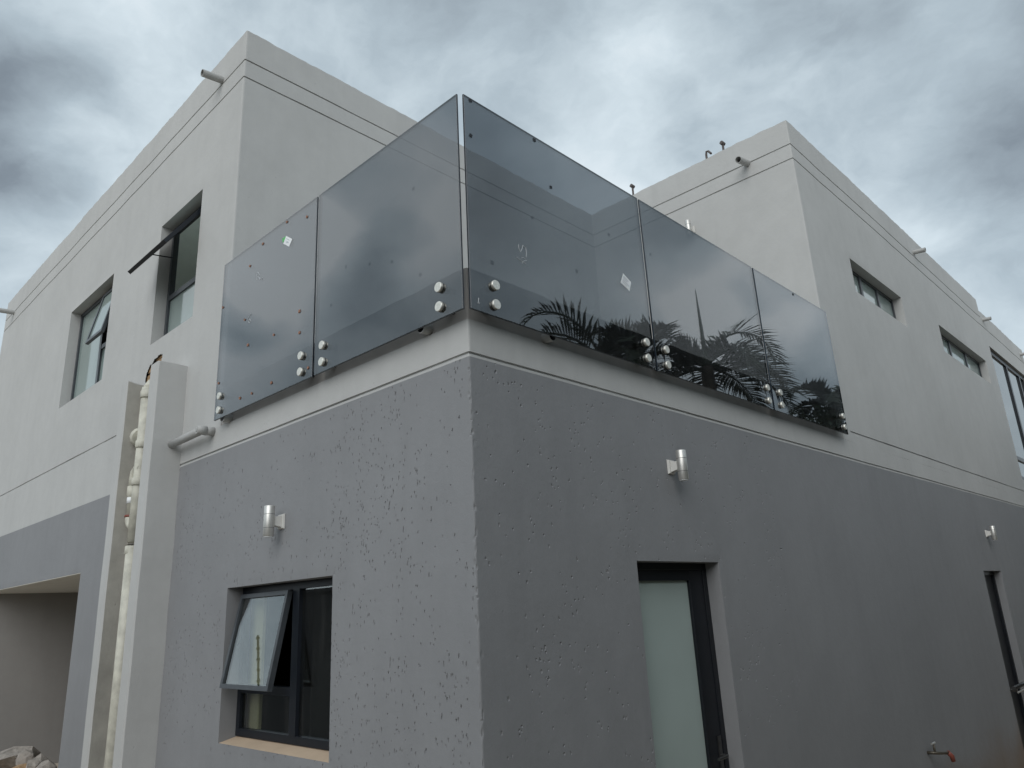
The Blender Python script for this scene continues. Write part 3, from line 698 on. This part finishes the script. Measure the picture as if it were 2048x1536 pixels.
def pads(lst, q, parent, mt_, name, front, size):
    for u, z in lst:
        m = MB(); a = random.uniform(-.5, .5); s = size * random.uniform(.85, 1.1)
        o0, o1 = (GO + .0006, GO + .0055) if front else (GI - .0006, GI - .004)
        cs = [(math.cos(a + k * math.pi / 2 + .78) * s, math.sin(a + k * math.pi / 2 + .78) * s) for k in range(4)]
        m.hexa([q(u + x, o0, z + y) for x, y in cs] + [q(u + x, o1, z + y) for x, y in cs]); m.build(name, mt_, parent)
pads([(-1.734, 4.485), (-1.466, 4.41), (-2.072, 4.45), (-2.255, 4.34), (-2.666, 4.142), (-2.288, 3.921), (-2.217, 3.704), (-1.846, 3.671), (-1.518, 3.738), (-1.508, 3.585), (-1.388, 3.313), (-1.848, 3.329), (-2.118, 3.32), (-2.291, 3.326), (-2.651, 3.526)], qa, A, M['cork'], 'cork_pad', True, .0125)
pads([(-1.011, 3.875), (-.761, 3.799), (-.547, 3.733), (-.294, 3.559), (-.344, 4.112), (-1.168, 3.67)], qb, B, M['pad'], 'rubber_pad', False, .0145)
pads([(-.002, 4.491), (-.009, 4.263), (.518, 4.482), (.641, 4.211)], qc, Cc_, M['pad'], 'rubber_pad', True, .013)
pads([(.474, 3.951), (.129, 3.558), (1.221, 4.106), (.85, 3.73)], qc, Cc_, M['pad'], 'rubber_pad', False, .015)
pads([(1.70, 4.12), (2.615, 3.51)], qd, D_, M['pad'], 'rubber_pad', False, .014); pads([(4.082, 4.482)], qe, E_, M['pad'], 'rubber_pad', True, .013)

def sticker(pts, q, parent, name, mt_, o=.0008):
    m = MB(); m.hexa([q(u, GO + o * .5, z) for u, z in pts] + [q(u, GO + o + .0012, z) for u, z in pts]); return m.build(name, mt_, parent)
sA = sticker([(-1.735, 4.377), (-1.650, 4.318), (-1.691, 4.276), (-1.772, 4.333)], qa, A, 'sticker', M['paper'])
sticker([(-1.794, 4.379), (-1.741, 4.379), (-1.748, 4.352), (-1.782, 4.342)], qa, A, 'sticker', M['green'], .0003)
sC = sticker([(1.318, 3.851), (1.397, 3.813), (1.370, 3.741), (1.279, 3.776)], qc, Cc_, 'sticker', M['paper'])
def ribbon(strokes, q, parent, name, mt_, r, o):
    m = MB()
    for st in strokes: m.tube([q(u, GO + o, z) for u, z in st], r, 6)
    return m.build(name, mt_, parent)
ribbon([[(-1.728, 4.352), (-1.688, 4.324)], [(-1.738, 4.340), (-1.700, 4.313)], [(-1.716, 4.320), (-1.700, 4.309)], [(-1.735, 4.327), (-1.717, 4.314)]], qa, sA, 'print', M['ink'], .0016, .0022)
ribbon([[(1.316, 3.832), (1.366, 3.808)], [(1.312, 3.820), (1.352, 3.800)], [(1.305, 3.805), (1.372, 3.772)], [(1.300, 3.790), (1.345, 3.768)]], qc, sC, 'print', M['ink'], .0016, .0022)
SA = [[[-2.142, 4.246], [-2.127, 4.242], [-2.107, 4.225]], [[-2.137, 4.233], [-2.139, 4.187]], [[-2.117, 4.194], [-2.123, 4.212], [-2.106, 4.215], [-2.098, 4.209]], [[-2.109, 4.207], [-2.1, 4.176], [-2.085, 4.173], [-2.093, 4.189]], [[-2.069, 4.176], [-2.054, 4.175], [-2.05, 4.165], [-2.064, 4.16], [-2.046, 4.151]], [[-2.191, 3.94], [-2.219, 3.924], [-2.243, 3.916]], [[-2.21, 3.902], [-2.224, 3.893], [-2.225, 3.881], [-2.208, 3.873], [-2.198, 3.883], [-2.206, 3.896], [-2.21, 3.902]]]
SC = [[[.326, 3.724], [.327, 3.701], [.339, 3.683], [.353, 3.707], [.362, 3.731], [.384, 3.721], [.387, 3.694], [.383, 3.666]], [[.345, 3.649], [.361, 3.656], [.379, 3.65]], [[.304, 3.639], [.338, 3.63], [.379, 3.622]], [[.346, 3.616], [.357, 3.632], [.386, 3.646]], [[.004, 3.315], [.001, 3.284]], [[-.005, 3.286], [.001, 3.284], [.011, 3.289]]]
for st in (SA[:2], SA[2:3], SA[3:4], SA[4:5], SA[5:6], SA[6:]): ribbon(st, qa, A, 'marker_writing', M['chalk'], .0015, .001)
for st in (SC[:1], SC[1:4], SC[4:]): ribbon(st, qc, Cc_, 'marker_writing', M['chalk'], .0015, .001)

# ------------------------------------------------------------------ wall lights
def wall_light(side, u, z, label, origin=None):
    """up and down cylinder on a tapered bracket; origin: (function u, outward, z) for walls other than the two outer ones"""
    q = origin or ((lambda a, o, b: (a, -o, b)) if side == 'L' else (lambda a, o, b: (o, a, b)))
    t = empty('wall_light', q(u, 0, z), label, 'wall light', 'cylinder wall lights on the house')
    m = MB(); r = .033; co = .092
    m.tube([q(u, co, z + k) for k in (-.095, -.092, .092, .095)], [r - .002, r, r, r - .002], 28)
    b = m.build('lamp_body', M['steel'], t, smooth=True)
    m = MB()
    for k in (-.042, .042):
        m = MB(); m.tube([q(u, co, z + k - .0012), q(u, co, z + k + .0012)], r + .0006, 28); m.build('groove_ring', M['barrel'], t)
    m = MB(); m.tube([q(u, co, z - .0952), q(u, co, z - .099)], r * .86, 24); m.build('lens', M['lens'], t)
    m = MB()
    m.hexa([q(u - .036, .002, z - .048), q(u + .036, .002, z - .048), q(u + .036, .002, z + .048), q(u - .036, .002, z + .048),
            q(u - .030, .018, z - .042), q(u + .030, .018, z - .042), q(u + .030, .018, z + .042), q(u - .030, .018, z + .042)])
    m.hexa([q(u - .022, .018, z - .036), q(u + .022, .018, z - .036), q(u + .022, .018, z + .036), q(u - .022, .018, z + .036),
            q(u - .016, .066, z - .026), q(u + .016, .066, z - .026), q(u + .016, .066, z + .026), q(u - .016, .066, z + .026)])
    m.build('bracket', M['white_plate'], t, bevel=.002)
    return t
wall_light('L', -1.775, 2.405, 'steel cylinder wall light above the open window on the left wall')
wall_light('R', 1.75, 2.635, 'steel cylinder wall light above the frosted glass door')
wall_light('R', 9.66, 2.49, 'small far steel wall light above the dark doorway at the right edge')
wall_light('R', -1.30, 6.03, 'steel cylinder wall light high on the upper block, just above the glass', origin=lambda a, o, b: (a, DY - o, b))

# ------------------------------------------------------------------ pipes
sp = empty('soil_pipe', (-3.985, -.11, 0), 'white plastic soil pipe with trap running down between the two piers', 'pipe')
m = MB(); px, py = -3.945, -.12
m.tube([(px, py, -.55), (px, py, 1.4), (px, py, 2.42)], .052, 20); m.build('pipe', M['upvc'], sp, smooth=True)
m = MB(); m.tube([(px - .005, py, 2.48), (px - .012, py, 2.9), (px - .014, py, 3.80)], .047, 20); m.tube([(px - .014, py, 3.78), (px - .014, py + .03, 3.84), (px - .014, py + .09, 3.86)], .047, 16); m.build('pipe', M['upvc'], sp, smooth=True)
for z in (2.42, 2.98, 3.30, 3.74):
    m = MB(); m.tube([(px - .008, py, z - .035), (px - .008, py, z - .03), (px - .008, py, z + .025), (px - .008, py, z + .03)], [.052, .057, .057, .052], 20); m.build('collar', M['upvc'], sp, smooth=True)
m = MB(); tx = px - .115
m.tube([(px + .02, py, 3.085), (px - .045, py - .005, 3.10), (tx + .005, py - .005, 3.07), (tx - .008, py - .005, 3.02), (tx - .008, py - .005, 2.95)], .036, 16); m.build('elbow', M['upvc'], sp, smooth=True)
m = MB(); m.tube([(tx - .008, py - .005, 2.955), (tx - .008, py - .005, 2.87), (tx - .006, py - .005, 2.865), (tx - .006, py - .005, 2.70)], [.042, .042, .033, .033], 16); m.build('trap_body', M['upvc'], sp, smooth=True)
m = MB(); m.tube([(tx - .006, py - .005, 2.86), (tx - .006, py - .005, 2.81)], .037, 16); m.tube([(tx - .048, py - .005, 2.835), (tx + .02, py - .005, 2.835)], .02, 12); m.build('trap_coupling', M['paper'], sp, smooth=True)
m = MB(); m.tube([(tx - .006, py - .005, 2.70), (tx, py - .005, 2.665), (tx + .03, py - .004, 2.63), (px - .01, py, 2.60)], .038, 16); m.build('elbow', M['upvc'], sp, smooth=True)
m = MB(); m.tube([(tx - .006, py - .007, 2.712), (tx - .006, py - .007, 2.696)], .0405, 16); m.build('seal_ring', M['red'], sp, smooth=True)
# foam lump where a branch leaves the duct
m = MB(); m.tube([(-4.108, -.10, 3.395), (-4.085, -.105, 3.39), (-4.05, -.11, 3.38), (-4.02, -.115, 3.37)], [.05, .075, .085, .07], 14); m.build('branch_cover', M['upvc'], sp, smooth=True)

dp = empty('drain_pipe', (-2.9, -.09, 3.18), 'short grey drain pipe from wall elbow sloping into the right pier', 'pipe')
m = MB(); m.tube([(-2.865, -.092, 3.205), (-3.15, -.086, 3.205), (-3.45, -.08, 3.205)], .031, 18); m.build('pipe', M['pipe_grey'], dp, smooth=True)
m = MB(); m.tube([(-2.86, .01, 3.208), (-2.86, -.07, 3.205)], .034, 18); 
m.tube([(-2.86, -.06, 3.205), (-2.86, -.132, 3.205)], [.036, .030], 18); m.tube([(-2.86, -.131, 3.205), (-2.86, -.137, 3.205)], .017, 14); m.build('elbow', M['pipe_grey'], dp, smooth=True)

for pts, lab in (([(-1.048, 5.06, 6.6), (-1.048, 5.06, 7.0), (-1.04, 5.06, 7.035), (-1.015, 5.06, 7.03), (-.965, 5.02, 6.955)], 'rusty hooked conduit bent over the right block parapet'),
                 ([(-.826, 5.06, 6.6), (-.82, 5.06, 7.03)], 'short rusty conduit stub standing on the right block parapet near its spout'),
                 ([(-2.142, 5.06, 6.6), (-2.136, 5.06, 7.06)], 'tall rusty conduit stub above the top end of the glass')):
    t = empty('conduit', pts[0], lab, 'conduit', 'conduits standing on the parapet')
    m = MB(); m.tube(pts, .0135, 10); m.build('stem', M['rust'], t, smooth=True)
    if len(pts) == 2:
        p = Vector(pts[1]); m = MB(); m.tube([p + Vector((.004, .024, .002)), p + Vector((-.004, -.03, .012))], .024, 12); m.build('open_end', M['rust'], t, smooth=True)

# garden tap and the pipe across the far doorway
tp = empty('garden_tap', (0, 5.66, .33), 'garden tap with red hose fitting low on the charcoal wall', 'tap')
m = MB(); m.tube([(-.005, 5.60, .36), (.06, 5.62, .36), (.09, 5.66, .355), (.13, 5.76, .345)], .014, 12); m.tube([(.06, 5.62, .36), (.06, 5.62, .43)], .010, 10); m.build('tap_body', M['brass'], tp, smooth=True)
m = MB(); m.tube([(.06, 5.575, .44), (.06, 5.665, .44)], .009, 8); m.build('tap_handle', M['steel'], tp)
m = MB(); m.tube([(.128, 5.755, .35), (.145, 5.79, .315), (.148, 5.80, .27)], [.019, .022, .02], 12); m.build('hose_fitting', M['red'], tp, smooth=True)
sb = empty('steel_bar', (.05, 9.15, .55), 'dark horizontal bar across the far doorway at the right edge', 'bar')
m = MB(); m.tube([(.05, 9.02, .565), (.05, 10.4, .56)], .025, 12); m.build('rail', M['barrel'], sb, smooth=True)
m = MB(); m.tube([(.05, 9.2, .50), (.05, 10.4, .50)], .012, 10); m.build('lower_rod', M['steel'], sb, smooth=True)
m = MB(); m.tube([(-.09, 9.19, .53), (.05, 9.19, .53)], .02, 10); m.build('bracket', M['barrel'], sb, smooth=True)

# ------------------------------------------------------------------ rubble heap in front of the carport
def lump(c, s, seed, mt_, label, group='broken bricks and stones by the carport', brick=False):
    r = random.Random(seed); import bmesh
    bm = bmesh.new()
    if brick: bmesh.ops.create_cube(bm, size=1); bmesh.ops.subdivide_edges(bm, edges=bm.edges[:], cuts=2, use_grid_fill=True)
    else: bmesh.ops.create_icosphere(bm, subdivisions=2, radius=.55)
    e = (r.uniform(-.6, .6), r.uniform(-.6, .6), r.uniform(0, 3))
    rot = Matrix.Rotation(e[2], 3, 'Z') @ Matrix.Rotation(e[0], 3, 'X') @ Matrix.Rotation(e[1], 3, 'Y')
    for v in bm.verts:
        j = .05 if brick else .10
        v.co = Vector((v.co.x * s[0], v.co.y * s[1], v.co.z * s[2])) * (1 + r.uniform(-j, j) * 1.6)
        v.co = rot @ v.co + Vector(c)
    me = bpy.data.meshes.new('stone'); bm.to_mesh(me); bm.free(); me.materials.append(mt_)
    o = link('broken_brick' if brick else 'stone', me); o.location = (0, 0, 0)
    return tag(o, label, 'brick' if brick else 'stone', group)
heap = MB(); n = 22
hx, hy = -7.1, .25
for i in range(n):
    for j in range(n):
        def hp(a, b):
            x = hx + (a / n - .5) * 4.6; y = hy + (b / n - .5) * 2.4
            d = ((x - hx) / 2.3) ** 2 + ((y - hy) / 1.2) ** 2
            z = -.47 + .93 * max(0, 1 - d) ** .7 + .04 * math.sin(a * 2.1) * math.cos(b * 1.7)
            return (x, y, z)
        heap.poly([hp(i, j), hp(i + 1, j), hp(i + 1, j + 1), hp(i, j + 1)])
tag(heap.build('soil_heap', M['soil'], None, smooth=True), None, None, None, 'stuff')
for k, (c, s, b, mt_, lab) in enumerate([
    ((-7.85, .12, .45), (.95, .5, .24), False, M['brick_grey'], 'large pale angular stone at the left edge of the rubble'),
    ((-6.93, .10, .56), (.17, .15, .22), False, M['brick_grey'], 'small upright grey stone standing on top of the rubble'),
    ((-6.86, .02, .42), (.42, .28, .20), False, M['brick'], 'reddish rounded stone under the small upright stone'),
    ((-6.55, .10, .55), (.22, .20, .18), False, M['brick_grey'], 'grey stone near the right end of the rubble'),
    ((-6.28, .10, .51), (.22, .20, .20), False, M['brick_grey'], 'small grey stone at the right end of the rubble, beside the wall'),
    ((-7.45, -.05, .38), (.34, .16, .11), True, M['brick'], 'broken red brick at the foot of the large pale stone')]):
    lump(c, s, 30 + k, mt_, lab, brick=b)

# ------------------------------------------------------------------ ground and surroundings (met only in reflections, as bounced light and as added shade)
GZ = -.45
m = MB(); nG = 40
for i in range(nG):
    for j in range(nG):
        a = lambda k: (abs(k / nG * 2 - 1) ** 2.2) * (1 if k > nG / 2 else -1) * 400
        m.poly([(a(i), a(j), GZ), (a(i + 1), a(j), GZ), (a(i + 1), a(j + 1), GZ), (a(i), a(j + 1), GZ)])
g = m.build('ground', M['soil']); tag(g, None, None, None, 'structure')
m = MB(); m.box(-30, 9.8, -6.2, -6.0, -.5, 2.35); m.box(-30, 9.8, -6.25, -5.95, 2.35, 2.42)
tag(m.build('boundary_wall', M['bwall']), 'grey plastered boundary wall behind the photographer, under the electric fence', 'wall')
m = MB(); m.box(9.8, 10.0, -6.0, 30, -.5, 2.6); m.box(9.75, 10.05, -6.0, 30, 2.6, 2.67)  # unseen wall, added to darken the low right side
tag(m.build('boundary_wall', M['bwall']), 'grey plastered boundary wall behind the palms, added to shade the right wall', 'wall')
for bx, lab in ((-13.75, 'slanting electric fence bracket mirrored in the open window sash'),):
    t = empty('fence_bracket', (bx, -6.1, 2.4), lab, 'fence bracket')
    m = MB(); top = Vector((bx - .10, -5.75, 3.90)); bot = Vector((bx + .55, -6.1, 2.42)); m.tube([bot, bot.lerp(top, .25), top], .026, 8); m.build('post', M['black'], t)
    for k in range(5):
        p = bot.lerp(top, .38 + .145 * k); m = MB(); m.tube([p, p + Vector((.03, .02, .0)), p + Vector((.09, .05, -.01))], [.02, .042, .034], 10); m.build('insulator', M['black'], t)

def frond(mb, p0, az_, el0, L, droop, n=19, leaf=.5, wide=.028, rr=random):
    d = Vector((math.cos(az_), math.sin(az_), 0)); pts = []; p = Vector(p0); a = el0; st = L / n
    for i in range(n + 1):
        pts.append(p.copy()); dirv_ = d * math.cos(a) + Vector((0, 0, math.sin(a))); p = p + dirv_ * st; a -= droop / n * (.5 + 1.2 * i / n)
    mb.tube(pts[::2], [.028 * (1 - .85 * i / (len(pts[::2]) - 1)) + .004 for i in range(len(pts[::2]))], 5)
    side = d.cross(Vector((0, 0, 1)))
    for i in range(3, n + 1):
        for half in (0, .5):
            if i + half > n: continue
            t = (i + half) / n
            c = pts[i] if half == 0 else pts[i].lerp(pts[min(i + 1, n)], .5)
            tan = (pts[min(i + 1, n)] - pts[i - 1]).normalized(); upv = side.cross(tan)
            if upv.z < 0: upv = -upv
            ll = leaf * (math.sin(min(1, t * 1.15 + .12) * math.pi * .86) * .85 + .18) * rr.uniform(.85, 1.1)
            for sg in (-1, 1):
                ld = (side * sg * .80 + tan * (.45 + .5 * t) + upv * rr.uniform(.05, .4)).normalized()
                m1 = c + ld * ll * .5; e = c + ld * ll + Vector((0, 0, -ll * rr.uniform(.05, .22)))
                wv = tan * wide
                mb.poly([c - wv * .5, m1 - wv, m1 + wv, c + wv * .5]); mb.poly([m1 - wv, e, m1 + wv])
def palm(x, y, zc_, fronds, seed, label, spears=(), leaf=.5):
    """fronds: (azimuth in degrees, start elevation, length, droop)"""
    r = random.Random(seed)
    t = empty('palm_tree', (x, y, -.45), label, 'palm tree', 'palm trees mirrored in the balcony glass')
    m = MB(); nn = 14; pts = []; rad = []
    for i in range(nn + 1):
        k = i / nn; pts.append((x, y, -.5 + (zc_ + .5) * k)); rad.append((.17 - .05 * k) * (1.06 if i % 2 else .98) + (.05 if i == 0 else 0))
    m.tube(pts, rad, 10); m.build('trunk', M['bark'], t, smooth=True)
    for a, e, L, dr in fronds:
        m = MB(); frond(m, (x, y, zc_), math.radians(a), e, L, dr, leaf=leaf * r.uniform(.9, 1.1), rr=r); m.build('frond', M['leaf'], t)
    for dx, dy, h in spears:
        m = MB(); m.tube([(x, y, zc_ - .1), (x + dx * .4, y + dy * .4, zc_ + h * .5), (x + dx, y + dy, zc_ + h)], [.05, .032, .006], 6); m.build('spear_leaf', M['leaf'], t)
    return t
palm(4.12, 9.85, 6.0, [(117, 1.15, 2.2, 2.5), (113, .45, 2.2, 1.5), (121, .05, 2.0, 1.2), (119, .85, 1.5, 2.4), (100, .0, 1.6, 1.0), (-60, .75, 1.1, 1.4), (-70, .2, 1.2, 1.2), (-50, -.2, 1.2, .6), (20, .7, 1.4, 1.8), (200, .5, 1.3, 1.8), (60, .2, 1.4, 1.4), (160, .1, 1.4, 1.2)],
     3, 'palm with a tall unopened spear leaf, beside the right wall', [(.02, -.02, 1.6), (-.1, .15, .55), (.12, -.22, .6)], .72)
palm(5.12, 7.9, 6.0, [(-66, 1.25, 2.35, 2.9), (-70, .75, 2.0, 2.2), (-62, .3, 1.7, 1.6), (-75, -.1, 1.4, 1.0), (115, .3, 1.0, 1.4), (110, -.2, 1.1, .9), (20, .4, 1.2, 1.6), (200, .3, 1.2, 1.6), (60, -.1, 1.2, 1.2), (-20, .1, 1.2, 1.2)],
     8, 'palm with one long arching frond, nearest the balcony corner', [(-.12, .25, .80), (-.2, .45, .85), (-.05, -.05, .75)], .62)
palm(3.05, 12.95, 5.5, [(-66, .8, 1.2, 1.6), (115, 1.05, 1.3, 2.0), (108, .5, 1.3, 1.4), (-60, .2, 1.3, 1.2), (20, .5, 1.0, 1.5), (200, .5, 1.0, 1.5), (60, .2, 1.0, 1.2), (150, .2, 1.0, 1.2), (-110, .4, 1.1, 1.3)],
     12, 'smaller palm farthest along the right side', [], .5)
palm(4.7, 8.55, 6.1, [(-66, .9, 1.0, 1.2), (115, .95, 1.1, 1.4), (112, .35, 1.2, 1.2), (-62, .3, 1.1, 1.0), (20, .8, .9, 1.2), (200, .8, .9, 1.2), (60, .5, 1.0, 1.2), (150, .3, 1.0, 1.2), (-110, .5, 1.0, 1.2)],
     15, 'short bushy palm between the two tall palms', [(-.06, .12, .85), (.06, -.1, .7)], .55)
# unseen tall hedge beside the photographer, added to darken the lower right wall
r = random.Random(9); m = MB()
def htop(y): return 4.2 + .45 * math.sin(y * .9) + .3 * math.sin(y * 2.3 + 1)
for k in range(15000):
    y = r.uniform(-5.5, 21); t = r.random(); zt = htop(y)
    if t < .62: c = Vector((4.35 + r.gauss(0, .13) + .15 * math.sin(y * 3.1), y, r.uniform(-.4, zt)))
    else: c = Vector((r.uniform(4.3, 6.0), y, zt + r.gauss(0, .16)))
    d = Vector((r.uniform(-1, .4), r.uniform(-1, 1), r.uniform(-.5, 1))).normalized() * r.uniform(.12, .24); q = d.cross(Vector((r.uniform(-1, 1), r.uniform(-1, 1), r.uniform(-1, 1)))).normalized() * .035
    m.poly([c, c + d * .45 - q, c + d, c + d * .45 + q])
hg = empty('hedge', (5, 8, -.45), 'tall dense unseen hedge, added to keep the lower right wall dark', 'hedge')
m.build('foliage', M['leaf2'], hg)
m = MB()
ys = [-5.4 + .4 * i for i in range(67)]
for a, b in zip(ys, ys[1:]):
    A, B = htop(a) - .25, htop(b) - .25
    m.poly([(4.5, a, -.5), (4.5, b, -.5), (4.5, b, B), (4.5, a, A)]); m.poly([(4.5, a, A), (4.5, b, B), (5.9, b, B), (5.9, a, A)]); m.poly([(5.9, a, -.5), (5.9, a, A), (5.9, b, B), (5.9, b, -.5)])
m.build('inner_growth', M['leaf2'], hg)
# clipped shrub under the far palm
r = random.Random(5); m = MB()
for k in range(2600):
    a = r.uniform(0, 6.283); q = r.random() ** .4; b = r.uniform(-.2, 1.45)
    c = Vector((3.1 + 1.0 * q * math.cos(a) * math.cos(b), 12.8 + 2.2 * q * math.sin(a) * math.cos(b), 3.9 + 1.55 * q * math.sin(b)))
    d = Vector((r.uniform(-1, 1), r.uniform(-1, 1), r.uniform(-.2, 1))).normalized() * r.uniform(.10, .2); s = d.cross(Vector((r.uniform(-1, 1), r.uniform(-1, 1), .3))).normalized() * .03
    m.poly([c - s * .4, c + d * .5 - s, c + d, c + d * .5 + s])
sh = empty('shrub', (3.1, 12.8, -.45), 'dense dark shrub below the farthest palm', 'shrub')
m.build('foliage', M['leaf2'], sh)
m = MB()
for k in range(5): m.tube([(3.1 + .1 * k - .2, 12.6 + .1 * k, -.5), (3.1 + .25 * (k - 2), 12.8 + .4 * (k - 2), 2.4), (3.1 + .3 * (k - 2), 12.8 + .6 * (k - 2), 4.3)], [.06, .045, .02], 7)
m.build('stem', M['bark'], sh)
